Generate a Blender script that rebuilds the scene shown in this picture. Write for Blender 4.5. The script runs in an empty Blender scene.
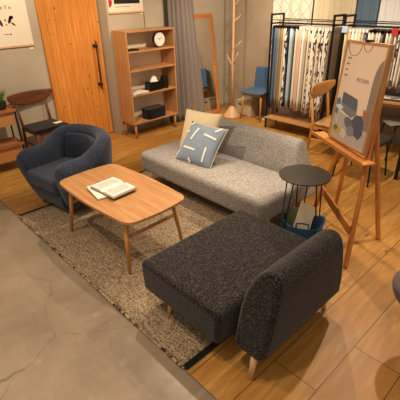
import bpy, bmesh, math, random
from mathutils import Vector, Matrix, noise
random.seed(7)
R = math.radians
C = bpy.context.scene.collection
# ---------------------------------------------------------------- materials
def newmat(name):
    m = bpy.data.materials.new(name); m.use_nodes = True
    nt = m.node_tree; b = nt.nodes['Principled BSDF']
    return m, nt, b
def rgb(h):
    h = h.lstrip('#'); v = [int(h[i:i+2], 16)/255 for i in (0, 2, 4)]
    return tuple((c/12.92 if c <= .04045 else ((c+.055)/1.055)**2.4) for c in v) + (1,)
def plain(name, col, rough=.5, metal=0, spec=.4):
    m, nt, b = newmat(name)
    b.inputs['Base Color'].default_value = rgb(col); b.inputs['Roughness'].default_value = rough
    b.inputs['Metallic'].default_value = metal; b.inputs['Specular IOR Level'].default_value = spec
    return m
def N(nt, t, **k):
    n = nt.nodes.new(t)
    for a, v in k.items(): setattr(n, a, v)
    return n
def coords(nt, scale=(1, 1, 1), rot=(0, 0, 0)):
    tc = N(nt, 'ShaderNodeTexCoord'); mp = N(nt, 'ShaderNodeMapping')
    mp.inputs['Scale'].default_value = scale; mp.inputs['Rotation'].default_value = rot
    nt.links.new(tc.outputs['Object'], mp.inputs['Vector']); return mp.outputs['Vector']
def noise_n(nt, vec, scale, detail=4, rough=.55, dist=0):
    n = N(nt, 'ShaderNodeTexNoise'); n.inputs['Scale'].default_value = scale
    n.inputs['Detail'].default_value = detail; n.inputs['Roughness'].default_value = rough
    n.inputs['Distortion'].default_value = dist
    nt.links.new(vec, n.inputs['Vector']); return n.outputs['Fac']
def ramp(nt, fac, stops):
    r = N(nt, 'ShaderNodeValToRGB'); e = r.color_ramp.elements
    while len(e) < len(stops): e.new(.5)
    for el, (p, c) in zip(e, stops): el.position = p; el.color = rgb(c)
    nt.links.new(fac, r.inputs['Fac']); return r.outputs['Color']
def mix(nt, a, b, fac, mode='MIX'):
    m = N(nt, 'ShaderNodeMix', data_type='RGBA', blend_type=mode)
    for s, v in ((6, a), (7, b), (0, fac)):
        if isinstance(v, (int, float)): m.inputs[s].default_value = v
        elif isinstance(v, str): m.inputs[s].default_value = rgb(v)
        else: nt.links.new(v, m.inputs[s])
    return m.outputs[2]
def bump(nt, b, h, strength=.3, dist=.01):
    n = N(nt, 'ShaderNodeBump'); n.inputs['Strength'].default_value = strength
    n.inputs['Distance'].default_value = dist
    nt.links.new(h, n.inputs['Height']); nt.links.new(n.outputs['Normal'], b.inputs['Normal'])
def wood(name, dark, light, axis=0, rough=.45, scale=1.0):
    m, nt, b = newmat(name)
    s = [14*scale]*3; s[axis] = 1.1*scale
    v = coords(nt, tuple(s))
    f = noise_n(nt, v, 2.2, 5, .6, .6)
    f2 = noise_n(nt, v, 9, 3, .6)
    c = ramp(nt, f, [(.3, dark), (.7, light)])
    c = mix(nt, c, dark, mathn(nt, 'MULTIPLY', f2, .25))
    nt.links.new(c, b.inputs['Base Color']); b.inputs['Roughness'].default_value = rough
    b.inputs['Specular IOR Level'].default_value = .35
    bump(nt, b, f2, .08, .002)
    return m
def mathn(nt, op, a, bb=0.0, c=0.0):
    n = N(nt, 'ShaderNodeMath', operation=op)
    for i, v in enumerate((a, bb, c)):
        if isinstance(v, (int, float)): n.inputs[i].default_value = v
        else: nt.links.new(v, n.inputs[i])
    return n.outputs[0]
def fabric(name, c1, c2, c3, scale=160, rough=.95, bs=.5, sheen=.2):
    m, nt, b = newmat(name)
    v = coords(nt)
    f = noise_n(nt, v, scale, 3, .7)
    g = noise_n(nt, v, scale*.35, 2, .6)
    c = ramp(nt, f, [(.36, c1), (.5, c2), (.66, c3)])
    c = mix(nt, c, c1, mathn(nt, 'MULTIPLY', g, .3))
    nt.links.new(c, b.inputs['Base Color']); b.inputs['Roughness'].default_value = rough
    b.inputs['Specular IOR Level'].default_value = .1
    b.inputs['Sheen Weight'].default_value = sheen
    bump(nt, b, f, bs, .004)
    return m
M = {}
M['oak'] = wood('pale oak', '#a9764a', '#cc9d68', 0)
M['oak_y'] = wood('pale oak grain y', '#a9764a', '#cc9d68', 1)
M['oak_z'] = wood('pale oak grain z', '#a9764a', '#cc9d68', 2)
M['beech'] = wood('beech', '#b07838', '#d09a56', 2)
M['beech_x'] = wood('beech x', '#b07838', '#d09a56', 0)
M['walnut'] = wood('walnut', '#4e2d1a', '#7d4a2a', 0)
M['walnut_z'] = wood('walnut z', '#4e2d1a', '#7d4a2a', 2)
M['pale'] = wood('pale birch', '#c49a6e', '#dfb98d', 2)
M['orange'] = wood('orange stained pine', '#b06c2c', '#d48d45', 2)
M['navy'] = fabric('navy wool', '#1f2532', '#333c4e', '#525f74', 120)
M['grey'] = fabric('grey boucle', '#6c6863', '#a09d99', '#cac7c2', 110, bs=.7)
M['char'] = fabric('charcoal boucle', '#020202', '#1b1918', '#524d4a', 105, bs=.8)
M['cream_f'] = fabric('cream linen', '#dcc9a2', '#ead9b4', '#f2e5c6', 260, bs=.2)
M['blue_f'] = fabric('blue felt', '#35526f', '#446487', '#54759a', 260, bs=.2)
M['taupe_f'] = fabric('taupe felt', '#6d665e', '#857d73', '#989086', 260, bs=.2)
M['mauve_f'] = fabric('mauve grey felt', '#55494a', '#685b5c', '#786b6c', 260, bs=.2)
M['black_f'] = fabric('black fabric', '#080808', '#101011', '#1a1a1b', 260, bs=.2)
M['denim'] = fabric('denim blue', '#1d4160', '#2f5f88', '#4a7da6', 200, bs=.2)
M['curt'] = fabric('curtain taupe', '#6b625f', '#837a76', '#989089', 300, bs=.1)
M['black'] = plain('black metal', '#0d0d0e', .45)
M['blackm'] = plain('dark table top', '#2f2b28', .35)
M['white'] = plain('white paper', '#e9e5dc', .7)
M['offwhite'] = plain('page paper', '#f0ede4', .8)
M['blackp'] = plain('black plastic', '#0c0c0d', .35)
M['greyp'] = plain('grey mat', '#3a3a3a', .7)
M['ink'] = plain('ink', '#1a1a1c', .8)
M['inkgrey'] = plain('grey ink', '#857f78', .8)
M['red'] = plain('red ink', '#b3261c', .7)
M['cream'] = plain('cream card', '#dccfae', .8)
M['green'] = plain('sage card', '#6d7a5c', .8)
M['chrome'] = plain('steel', '#8f8b85', .3, .9)
M['paint'] = plain('grey trim paint', '#8d8878', .6)
M['box'] = plain('beige storage box', '#b8aa8e', .7)
def mirror_mat():
    m, nt, b = newmat('mirror glass'); b.inputs['Metallic'].default_value = 1
    b.inputs['Roughness'].default_value = .02; b.inputs['Base Color'].default_value = (.8, .82, .8, 1); return m
M['mirror'] = mirror_mat()
def wall_mat(name, c1, c2):
    m, nt, b = newmat(name); v = coords(nt)
    f = noise_n(nt, v, 3, 5); g = noise_n(nt, v, 120, 2)
    nt.links.new(ramp(nt, f, [(.3, c1), (.7, c2)]), b.inputs['Base Color'])
    b.inputs['Roughness'].default_value = .85; b.inputs['Specular IOR Level'].default_value = .2
    bump(nt, b, g, .08, .002); return m
M['wall'] = wall_mat('wall paint', '#aba18e', '#b5ab98')
M['wallw'] = wall_mat('warm wall paint', '#9c8b78', '#a89885')
def floor_mat():
    m, nt, b = newmat('oak plank floor')
    tc = N(nt, 'ShaderNodeTexCoord'); sx = N(nt, 'ShaderNodeSeparateXYZ')
    nt.links.new(tc.outputs['Object'], sx.inputs[0])
    # planks run along world Y, width .275, random lengths
    xi = mathn(nt, 'DIVIDE', mathn(nt, 'ADD', sx.outputs[0], 1.135), .275)
    xf = mathn(nt, 'FLOOR', xi); xfr = mathn(nt, 'FRACT', xi)
    w = N(nt, 'ShaderNodeTexWhiteNoise', noise_dimensions='1D'); nt.links.new(xf, w.inputs['W'])
    yi = mathn(nt, 'DIVIDE', mathn(nt, 'ADD', sx.outputs[1], mathn(nt, 'MULTIPLY', w.outputs['Value'], 1.6)), 1.6)
    yf = mathn(nt, 'FLOOR', yi); yfr = mathn(nt, 'FRACT', yi)
    cb = N(nt, 'ShaderNodeCombineXYZ'); nt.links.new(xf, cb.inputs[0]); nt.links.new(yf, cb.inputs[1])
    w2 = N(nt, 'ShaderNodeTexWhiteNoise', noise_dimensions='3D'); nt.links.new(cb.outputs[0], w2.inputs['Vector'])
    off = N(nt, 'ShaderNodeVectorMath', operation='MULTIPLY_ADD')
    nt.links.new(w2.outputs['Color'], off.inputs[0]); off.inputs[1].default_value = (20, 20, 20)
    nt.links.new(tc.outputs['Object'], off.inputs[2])
    mp = N(nt, 'ShaderNodeMapping'); mp.inputs['Scale'].default_value = (9, 1.1, 1)
    nt.links.new(off.outputs[0], mp.inputs['Vector'])
    g = noise_n(nt, mp.outputs['Vector'], 2.0, 6, .62, 1.2)
    mp2 = N(nt, 'ShaderNodeMapping'); mp2.inputs['Scale'].default_value = (60, 2.5, 1)
    nt.links.new(off.outputs[0], mp2.inputs['Vector'])
    g2 = noise_n(nt, mp2.outputs['Vector'], 2.0, 3, .6)
    c = ramp(nt, g, [(.25, '#946328'), (.5, '#ba8a42'), (.75, '#dbb06c')])
    c = mix(nt, c, '#7d5226', mathn(nt, 'MULTIPLY', g2, .28))
    c = mix(nt, c, '#9a682f', mathn(nt, 'MULTIPLY', w2.outputs['Value'], .55))
    # knots
    vo = N(nt, 'ShaderNodeTexVoronoi'); vo.inputs['Scale'].default_value = 2.6
    mp3 = N(nt, 'ShaderNodeMapping'); mp3.inputs['Scale'].default_value = (1.5, 1, 1)
    nt.links.new(tc.outputs['Object'], mp3.inputs['Vector']); nt.links.new(mp3.outputs['Vector'], vo.inputs['Vector'])
    k = N(nt, 'ShaderNodeMapRange'); nt.links.new(vo.outputs['Distance'], k.inputs[0])
    k.inputs[1].default_value = .02; k.inputs[2].default_value = .075; k.inputs[3].default_value = .8; k.inputs[4].default_value = 0
    c = mix(nt, c, '#2c1a10', k.outputs[0])
    def edge(fr, width):
        d = mathn(nt, 'MINIMUM', fr, mathn(nt, 'SUBTRACT', 1, fr)); return mathn(nt, 'LESS_THAN', d, width)
    e = mathn(nt, 'MAXIMUM', edge(xfr, .010), edge(yfr, .0016))
    c = mix(nt, c, '#2e1b0e', mathn(nt, 'MULTIPLY', e, .8))
    nt.links.new(c, b.inputs['Base Color'])
    b.inputs['Roughness'].default_value = .42; b.inputs['Specular IOR Level'].default_value = .35
    bump(nt, b, mathn(nt, 'SUBTRACT', mathn(nt, 'MULTIPLY', g2, .3), e), .15, .003)
    return m
M['floor'] = floor_mat()
def concrete():
    m, nt, b = newmat('polished concrete'); v = coords(nt)
    f = noise_n(nt, v, 1.3, 8, .65); g = noise_n(nt, v, 9, 6, .7); h = noise_n(nt, v, 90, 2)
    c = ramp(nt, f, [(.3, '#7c6e5e'), (.5, '#93836f'), (.7, '#a69580')])
    c = mix(nt, c, '#c0ae97', mathn(nt, 'MULTIPLY', mathn(nt, 'GREATER_THAN', g, .62), .22))
    c = mix(nt, c, '#5e5346', mathn(nt, 'MULTIPLY', h, .3))
    d = N(nt, 'ShaderNodeTexNoise'); d.inputs['Scale'].default_value = 2.5; d.inputs['Detail'].default_value = 4
    nt.links.new(v, d.inputs['Vector'])
    w = N(nt, 'ShaderNodeVectorMath', operation='MULTIPLY_ADD'); nt.links.new(d.outputs['Color'], w.inputs[0])
    w.inputs[1].default_value = (.35, .35, 0); nt.links.new(v, w.inputs[2])
    vo = N(nt, 'ShaderNodeTexVoronoi', feature='DISTANCE_TO_EDGE'); vo.inputs['Scale'].default_value = .75
    nt.links.new(w.outputs[0], vo.inputs['Vector'])
    cr = mathn(nt, 'LESS_THAN', vo.outputs['Distance'], .002)
    c = mix(nt, c, '#4b4034', mathn(nt, 'MULTIPLY', cr, .45))
    # fine scratches
    mp = N(nt, 'ShaderNodeMapping'); mp.inputs['Scale'].default_value = (3, 60, 1); mp.inputs['Rotation'].default_value = (0, 0, .9)
    nt.links.new(v, mp.inputs['Vector']); s = noise_n(nt, mp.outputs['Vector'], 1.5, 4, .7)
    c = mix(nt, c, '#b7a68f', mathn(nt, 'MULTIPLY', mathn(nt, 'GREATER_THAN', s, .66), .25))
    nt.links.new(c, b.inputs['Base Color'])
    nt.links.new(ramp(nt, g, [(.3, '#707070'), (.7, '#a8a8a8')]), b.inputs['Roughness'])
    b.inputs['Specular IOR Level'].default_value = .4
    return m
M['concrete'] = concrete()
def pine_door():
    m, nt, b = newmat('knotty pine boards')
    tc = N(nt, 'ShaderNodeTexCoord'); sx = N(nt, 'ShaderNodeSeparateXYZ'); nt.links.new(tc.outputs['Object'], sx.inputs[0])
    yi = mathn(nt, 'DIVIDE', sx.outputs[1], .115); yf = mathn(nt, 'FLOOR', yi); fr = mathn(nt, 'FRACT', yi)
    w = N(nt, 'ShaderNodeTexWhiteNoise', noise_dimensions='1D'); nt.links.new(yf, w.inputs['W'])
    off = N(nt, 'ShaderNodeVectorMath', operation='MULTIPLY_ADD'); nt.links.new(w.outputs['Color'], off.inputs[0])
    off.inputs[1].default_value = (9, 9, 9); nt.links.new(tc.outputs['Object'], off.inputs[2])
    mp = N(nt, 'ShaderNodeMapping'); mp.inputs['Scale'].default_value = (1, 11, .9); nt.links.new(off.outputs[0], mp.inputs['Vector'])
    g = noise_n(nt, mp.outputs['Vector'], 2.4, 5, .6, 1.5)
    c = ramp(nt, g, [(.25, '#b8702a'), (.5, '#cc8438'), (.75, '#dc9c52')])
    c = mix(nt, c, '#a3611f', mathn(nt, 'MULTIPLY', w.outputs['Value'], .3))
    vo = N(nt, 'ShaderNodeTexVoronoi'); vo.inputs['Scale'].default_value = 6.5
    mp3 = N(nt, 'ShaderNodeMapping'); mp3.inputs['Scale'].default_value = (0, 1.3, 1); nt.links.new(tc.outputs['Object'], mp3.inputs['Vector'])
    nt.links.new(mp3.outputs['Vector'], vo.inputs['Vector'])
    k = N(nt, 'ShaderNodeMapRange'); nt.links.new(vo.outputs['Distance'], k.inputs[0])
    k.inputs[1].default_value = .05; k.inputs[2].default_value = .12; k.inputs[3].default_value = .9; k.inputs[4].default_value = 0
    c = mix(nt, c, '#4a230c', k.outputs[0])
    d = mathn(nt, 'MINIMUM', fr, mathn(nt, 'SUBTRACT', 1, fr)); e = mathn(nt, 'LESS_THAN', d, .02)
    c = mix(nt, c, '#6e3e16', mathn(nt, 'MULTIPLY', e, .6))
    nt.links.new(c, b.inputs['Base Color']); b.inputs['Roughness'].default_value = .5
    b.inputs['Specular IOR Level'].default_value = .3
    return m
M['pine'] = pine_door()
def rug_mat():
    m, nt, b = newmat('woven wool rug')
    v = coords(nt, (7, 60, 1)); v2 = coords(nt)
    f = noise_n(nt, v, 1.6, 5, .7); f3 = noise_n(nt, v2, 70, 3, .7); f4 = noise_n(nt, v2, 2.2, 3, .6)
    s = mathn(nt, 'ADD', mathn(nt, 'MULTIPLY', f, .4), mathn(nt, 'MULTIPLY', f3, .6))
    c = ramp(nt, s, [(.36, '#33281d'), (.44, '#7b6a56'), (.52, '#a8967c'), (.64, '#d2c0a4')])
    c = mix(nt, c, '#5d4c3c', mathn(nt, 'MULTIPLY', f4, .35))
    nt.links.new(c, b.inputs['Base Color']); b.inputs['Roughness'].default_value = 1
    b.inputs['Specular IOR Level'].default_value = .05
    bump(nt, b, s, .8, .01); return m
M['rug'] = rug_mat()
def braid():
    m, nt, b = newmat('braided rug edge')
    f = noise_n(nt, coords(nt, (1, .3, .3)), 32, 2, .6)
    c = ramp(nt, f, [(.38, '#2a211a'), (.48, '#8a7253'), (.6, '#b9a07a')])
    nt.links.new(c, b.inputs['Base Color']); b.inputs['Roughness'].default_value = 1; return m
M['braid'] = braid()
def rattan():
    m, nt, b = newmat('woven rattan')
    w = N(nt, 'ShaderNodeTexChecker'); w.inputs['Scale'].default_value = 70
    nt.links.new(coords(nt), w.inputs['Vector'])
    f = noise_n(nt, coords(nt), 50, 3)
    c = mix(nt, '#c78a4a', '#8a5527', w.outputs['Fac']); c = mix(nt, c, '#d9a566', mathn(nt, 'MULTIPLY', f, .5))
    nt.links.new(c, b.inputs['Base Color']); b.inputs['Roughness'].default_value = .7
    bump(nt, b, w.outputs['Fac'], .4, .004); return m
M['rattan'] = rattan()
def cord_seat():
    m, nt, b = newmat('woven paper cord')
    w = N(nt, 'ShaderNodeTexWave'); w.inputs['Scale'].default_value = 40
    nt.links.new(coords(nt), w.inputs['Vector'])
    c = ramp(nt, w.outputs['Fac'], [(.2, '#8f6637'), (.7, '#c99c62')])
    nt.links.new(c, b.inputs['Base Color']); b.inputs['Roughness'].default_value = .8
    bump(nt, b, w.outputs['Fac'], .5, .004); return m
M['cord'] = cord_seat()
def diamond():
    m, nt, b = newmat('diamond line fabric')
    tc = N(nt, 'ShaderNodeTexCoord'); sx = N(nt, 'ShaderNodeSeparateXYZ'); nt.links.new(tc.outputs['Object'], sx.inputs[0])
    def band(sg):
        a = mathn(nt, 'ADD', mathn(nt, 'MULTIPLY', sx.outputs[0], 1.2), mathn(nt, 'MULTIPLY', sx.outputs[2], sg))
        p = mathn(nt, 'PINGPONG', a, .10)
        return mathn(nt, 'LESS_THAN', p, .005)
    c = mix(nt, '#d9d2c4', '#8f887e', mathn(nt, 'MAXIMUM', band(1), band(-1)))
    nt.links.new(c, b.inputs['Base Color']); b.inputs['Roughness'].default_value = .9; return m
M['diamond'] = diamond()
def spotted(name, c1, c2, c3, sc):
    m, nt, b = newmat(name)
    f = noise_n(nt, coords(nt, (1, 1, .6)), sc, 1.5, .5)
    r = N(nt, 'ShaderNodeValToRGB'); r.color_ramp.interpolation = 'CONSTANT'
    e = r.color_ramp.elements; e.new(.5)
    for el, (p, c) in zip(e, [(0, c1), (.46, c2), (.58, c3)]): el.position = p; el.color = rgb(c)
    nt.links.new(f, r.inputs['Fac'])
    nt.links.new(r.outputs['Color'], b.inputs['Base Color']); b.inputs['Roughness'].default_value = .9; return m
SAMP = {}
for k, c in dict(slate='#5c7186', navy='#1f3148', taupe='#8c7b69', beige='#c8b699', cream='#ded2bb', white='#e8e3d8',
                 sky='#a6b9c4', pink='#cbb0a0', grey='#8e8b86', dark='#26262a', sand='#d4c4a4', stone='#b3a999').items():
    SAMP[k] = plain('sample '+k, c, .9, 0, .1)
SAMP['mono'] = spotted('sample black and white', '#1c1c20', '#e2ddd0', '#e9e4d8', 28)
SAMP['leaf'] = spotted('sample leaf print', '#2b2f38', '#ddd6c6', '#9a8564', 22)
SAMP['dots'] = spotted('sample navy dots', '#22304a', '#22304a', '#d8d4ca', 30)
SAMP['terra'] = spotted('sample rust print', '#e0d8ca', '#d8cfc0', '#99543a', 18)
# ---------------------------------------------------------------- mesh helpers
def obj(name, bm, mat, parent=None, smooth=False, bevel=0, seg=3, sub=0, loc=None, angle=35, solid=0):
    me = bpy.data.meshes.new(name); bmesh.ops.recalc_face_normals(bm, faces=bm.faces); bm.to_mesh(me); bm.free()
    o = bpy.data.objects.new(name, me); C.objects.link(o)
    if mat: me.materials.append(mat)
    if parent: o.parent = parent
    if loc: o.location = loc
    if solid:
        s = o.modifiers.new('s', 'SOLIDIFY'); s.thickness = solid; s.offset = 0
    if bevel:
        b = o.modifiers.new('b', 'BEVEL'); b.width = bevel; b.segments = seg; b.limit_method = 'ANGLE'; b.angle_limit = R(angle)
        smooth = True
    if sub:
        s = o.modifiers.new('u', 'SUBSURF'); s.levels = s.render_levels = sub; smooth = True
    if smooth:
        for p in me.polygons: p.use_smooth = True
        if bevel and not sub:
            w = o.modifiers.new('w', 'WEIGHTED_NORMAL')
    return o
def thing(name, label, cat, loc=(0, 0, 0), rz=0, group=None):
    o = bpy.data.objects.new(name, None); C.objects.link(o); o.empty_display_size = .1
    o.location = loc; o.rotation_euler = (0, 0, rz); tag(o, label, cat, group); return o
def tag(o, label, cat, group=None):
    o['label'] = label; o['category'] = cat
    if group: o['group'] = group
    return o
def struct(o, label=None):
    o['kind'] = 'structure'
    if label: o['label'] = label
    return o
def B(): return bmesh.new()
def box(bm, c, s, rot=None):
    m = Matrix.Translation(c)
    if rot is not None: m = m @ rot
    bmesh.ops.create_cube(bm, size=1, matrix=m @ Matrix.Diagonal((s[0], s[1], s[2], 1))); return bm
def bb(bm, x0, x1, y0, y1, z0, z1): return box(bm, ((x0+x1)/2, (y0+y1)/2, (z0+z1)/2), (x1-x0, y1-y0, z1-z0))
def rod(bm, a, b, r0, r1=None, seg=12):
    a, b = Vector(a), Vector(b); d = b-a
    if r1 is None: r1 = r0
    m = Matrix.Translation((a+b)/2) @ d.to_track_quat('Z', 'Y').to_matrix().to_4x4()
    bmesh.ops.create_cone(bm, cap_ends=True, segments=seg, radius1=r0, radius2=r1, depth=d.length, matrix=m); return bm
def bar(bm, a, b, w, h, upv=(0, 0, 1)):
    """square bar between two points, width w across, h along upv"""
    a, b = Vector(a), Vector(b); d = (b-a); L = d.length; x = d.normalized(); u = Vector(upv)
    y = u.cross(x).normalized(); z = x.cross(y)
    m = Matrix((x, y, z)).transposed().to_4x4(); m.translation = (a+b)/2
    bmesh.ops.create_cube(bm, size=1, matrix=m @ Matrix.Diagonal((L, w, h, 1))); return bm
def tube(bm, pts, r, seg=8):
    pts = [Vector(p) for p in pts]; rings = []
    rr = r if isinstance(r, (list, tuple)) else [r]*len(pts)
    for i, p in enumerate(pts):
        d = (pts[min(i+1, len(pts)-1)]-pts[max(i-1, 0)]).normalized()
        u = Vector((0, 0, 1)) if abs(d.z) < .95 else Vector((1, 0, 0))
        x = d.cross(u).normalized(); y = x.cross(d)
        rings.append([bm.verts.new(p+(x*math.cos(t)+y*math.sin(t))*rr[i]) for t in [2*math.pi*k/seg for k in range(seg)]])
    for a, b in zip(rings, rings[1:]):
        for k in range(seg): bm.faces.new((a[k], a[(k+1) % seg], b[(k+1) % seg], b[k]))
    bm.faces.new(rings[0][::-1]); bm.faces.new(rings[-1]); return bm
def lathe(bm, prof, seg=32, cap=True):
    rings = [[bm.verts.new((r*math.cos(2*math.pi*k/seg), r*math.sin(2*math.pi*k/seg), z)) for k in range(seg)] for r, z in prof]
    for a, b in zip(rings, rings[1:]):
        for k in range(seg): bm.faces.new((a[k], a[(k+1) % seg], b[(k+1) % seg], b[k]))
    if cap: bm.faces.new(rings[0][::-1]); bm.faces.new(rings[-1])
    return bm
def prism(bm, pts, z0, z1, axis='z'):
    """extrude 2D outline; axis z: (x,y); axis x: (y,z); axis y: (x,z)"""
    f = {'z': lambda p, t: (p[0], p[1], t), 'x': lambda p, t: (t, p[0], p[1]), 'y': lambda p, t: (p[0], t, p[1])}[axis]
    a = [bm.verts.new(f(p, z0)) for p in pts]; b = [bm.verts.new(f(p, z1)) for p in pts]; n = len(pts)
    for k in range(n): bm.faces.new((a[k], a[(k+1) % n], b[(k+1) % n], b[k]))
    bm.faces.new(a[::-1]); bm.faces.new(b); return bm
def grid(bm, nu, nv, f, closed=False):
    v = [[bm.verts.new(f(i/(nu-(0 if closed else 1)), j/(nv-1))) for j in range(nv)] for i in range(nu)]
    for i in range(nu if closed else nu-1):
        for j in range(nv-1): bm.faces.new((v[i][j], v[(i+1) % nu][j], v[(i+1) % nu][j+1], v[i][j+1]))
    return v
def super_ell(w, d, n, k=64):
    out = []
    for i in range(k):
        t = 2*math.pi*i/k; c, s = math.cos(t), math.sin(t)
        out.append((w/2*math.copysign(abs(c)**(2/n), c), d/2*math.copysign(abs(s)**(2/n), s)))
    return out
def copy_tree(o, parent=None):
    c = o.copy(); C.objects.link(c)
    if parent: c.parent = parent
    for ch in list(o.children): copy_tree(ch, c)
    return c
def text(name, s, size, mat, parent, loc, rot, ext=.0006, align='CENTER'):
    cu = bpy.data.curves.new(name, 'FONT'); cu.body = s; cu.size = size; cu.align_x = align; cu.extrude = ext
    t = bpy.data.objects.new('tmp', cu); C.objects.link(t)
    dg = bpy.context.evaluated_depsgraph_get(); me = bpy.data.meshes.new_from_object(t.evaluated_get(dg))
    bpy.data.objects.remove(t); o = bpy.data.objects.new(name, me); C.objects.link(o)
    me.materials.clear(); me.materials.append(mat); o.parent = parent; o.location = loc; o.rotation_euler = rot; return o
# ---------------------------------------------------------------- setting
FY = .944      # line where the concrete meets the planks
o = struct(obj('floor', bb(B(), -7, 3, FY, 7, -.05, 0), M['floor']), 'oak plank floor with knots')
o = struct(obj('floor', bb(B(), -7, 3, -4, FY-.006, -.05, 0), M['concrete']), 'cracked polished concrete floor')
struct(obj('trim_1', bb(B(), -7, 3, FY-.006, FY, -.05, .002), M['chrome']), 'thin metal strip between concrete and planks')
XW = -5.28; XF = -5.05; YR = 3.06; YB = 5.45
struct(obj('wall_left', bb(B(), XW-.1, XW, -4, YR+.1, 0, 2.9), M['wall']))
struct(obj('wall_left', bb(B(), XW-.1, XF, YR, YB+.1, 0, 2.9), M['wall']), 'wall behind the bookshelf, set forward of the door')
struct(obj('wall_back', bb(B(), XF, 3, YB, YB+.1, 0, 2.9), M['wallw']))
struct(obj('baseboard_left', bb(B(), XF, XF+.012, YR, YB-.012, 0, .06), M['paint'], bevel=.003))
struct(obj('baseboard_back', bb(B(), XF, 3, YB-.012, YB, 0, .06), M['paint'], bevel=.003))
# sliding pine door
d = struct(obj('door_1', bb(B(), XW+.005, XW+.04, 2.20, 3.035, .01, 2.3), M['pine'], bevel=.003), 'tall knotty pine board door')
bm = B(); rod(bm, (XW+.11, 2.905, 1.35), (XW+.11, 2.905, .71), .011); h = obj('handle', bm, M['black'], d, True); h['label'] = 'long black bar handle'
for z in (1.29, .77):
    bm = B(); rod(bm, (XW+.04, 2.905, z), (XW+.125, 2.905, z), .02); obj('handle_mount', bm, M['black'], h, True)
struct(obj('trim_2', bb(B(), XW+.001, XW+.03, 3.036, 3.059, 0, 2.4), M['paint'], bevel=.003), 'painted door jamb')
# ---------------------------------------------------------------- rug
RX0, RX1, RY0, RY1 = -3.66, -1.165, .928, 2.68
rug = thing('rug', 'large flatwoven beige and dark brown speckled wool rug under the coffee table', 'rug', ((RX0+RX1)/2, (RY0+RY1)/2, 0))
w, dd = (RX1-RX0)/2, (RY1-RY0)/2
bm = B()
def rf(u, v): 
    x = -w+.03+(2*w-.06)*u; y = -dd+.02+(2*dd-.02)*v
    return (x, y, .008+.0012*noise.noise(Vector((x*3, y*3, 0))))
grid(bm, 40, 30, rf)
obj('woven_field', bm, M['rug'], rug, True, solid=.006)
for s in (-1, 1):
    o = obj('end_binding', bb(B(), min(s*w, s*(w-.04)), max(s*w, s*(w-.04)), -dd+.02, dd, .001, .012), M['black_f'], rug, bevel=.003); o['label'] = 'black bound end of the rug'
bm = B(); pts = [(-w+.02+(2*w-.04)*i/120, -dd+.012+.006*noise.noise(Vector((i*.31, 0, 3))), .010) for i in range(121)]
tube(bm, pts, [.0075+.0015*math.sin(i*1.9) for i in range(121)]); o = obj('braided_edge', bm, M['braid'], rug, True); o['label'] = 'braided cream and black edge'
# ---------------------------------------------------------------- coffee table
def table_top(W, D, n, th, bow=0):
    bm = B(); prism(bm, super_ell(W, D, n, 96), 0, th); return bm
ct = thing('coffee_table', 'pale oak coffee table with rounded corners standing on the rug', 'table', (-2.568, 1.472, .0115), R(1.5))
def tt(W, D, r, bow):
    # rounded rectangle with gently bowed sides
    pts = []
    for cx, cy, a0 in ((1, 1, 0), (-1, 1, 90), (-1, -1, 180), (1, -1, 270)):
        for k in range(9):
            a = R(a0+90*k/8); pts.append((cx*(W/2-r)+r*math.cos(a), cy*(D/2-r)+r*math.sin(a)))
        if True:
            nx, ny = {0: (0, 1), 90: (-1, 0), 180: (0, -1), 270: (1, 0)}[a0]
            for k in range(1, 8):
                t = k/8; 
                if nx == 0: pts.append((cx*(W/2-r)*(1-2*t), ny*(D/2+bow*math.sin(math.pi*t))))
                else: pts.append((nx*(W/2+bow*.6*math.sin(math.pi*t)), cy*(D/2-r)*(1-2*t)))
    return pts
bm = B(); prism(bm, tt(1.06, .585, .09, .025), .452, .478)
obj('tabletop', bm, M['oak'], ct, bevel=.006)
bm = B()
for k, (yy) in enumerate((-.2, .2)): bb(bm, -.42, .42, yy-.01, yy+.01, .405, .452)
obj('apron', bm, M['oak'], ct, bevel=.003)
for sx in (-1, 1):
    for sy in (-1, 1):
        bm = B(); rod(bm, (sx*.445, sy*.275, 0), (sx*.40, sy*.225, .452), .012, .021, 16); obj('leg', bm, M['beech'], ct, True)
    bm = B(); rod(bm, (sx*.414, -.236, .295), (sx*.414, .236, .295), .014, .014, 12); obj('stretcher', bm, M['beech_x'], ct, True)
# books on the coffee table
TZ = .490
mg = thing('magazine', 'closed white booklet lying under the open book on the coffee table', 'book', (-2.62, 1.36, TZ), R(-10))
bm = B(); bb(bm, -.13, .13, -.095, .095, .001, .014); obj('pages', bm, M['white'], mg, bevel=.002)
bm = B(); bb(bm, -.133, .133, -.098, .098, .0141, .0155); o = obj('cover', bm, M['white'], mg, bevel=.0005)
bk = thing('open_book', 'open book with text pages lying on top of a booklet on the coffee table', 'book', (-2.575, 1.425, TZ+.0165), R(4))
def page(side):
    bm = B(); n = 15
    top = []
    for i in range(n):
        t = i/(n-1); top.append((side*t*.15, .010+.020*math.sin(min(1, t*2.6)*math.pi/2)*(1-.45*t)))
    prof = top+[(side*.153, .003), (0, .002)]
    prism(bm, prof, -.11, .11, 'y'); return bm
for s in (-1, 1):
    p = obj('page_block', page(s), M['offwhite'], bk)
    bm = B()
    for k in range(15):
        y = .085-k*.0122
        x0, x1 = (.03, .125)
        for q in range(6):
            t0 = x0+(x1-x0)*q/6; t1 = x0+(x1-x0)*(q+1)/6-.001
            f = lambda t: .010+.020*math.sin(min(1, t/.15*2.6)*math.pi/2)*(1-.45*t/.15)+.0006
            if k == 0 and q > 2: continue
            v = [bm.verts.new((s*t0, y, f(t0))), bm.verts.new((s*t1, y, f(t1))), bm.verts.new((s*t1, y-.004, f(t1))), bm.verts.new((s*t0, y-.004, f(t0)))]
            bm.faces.new(v)
    obj('text_lines', bm, M['inkgrey'], p)
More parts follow.
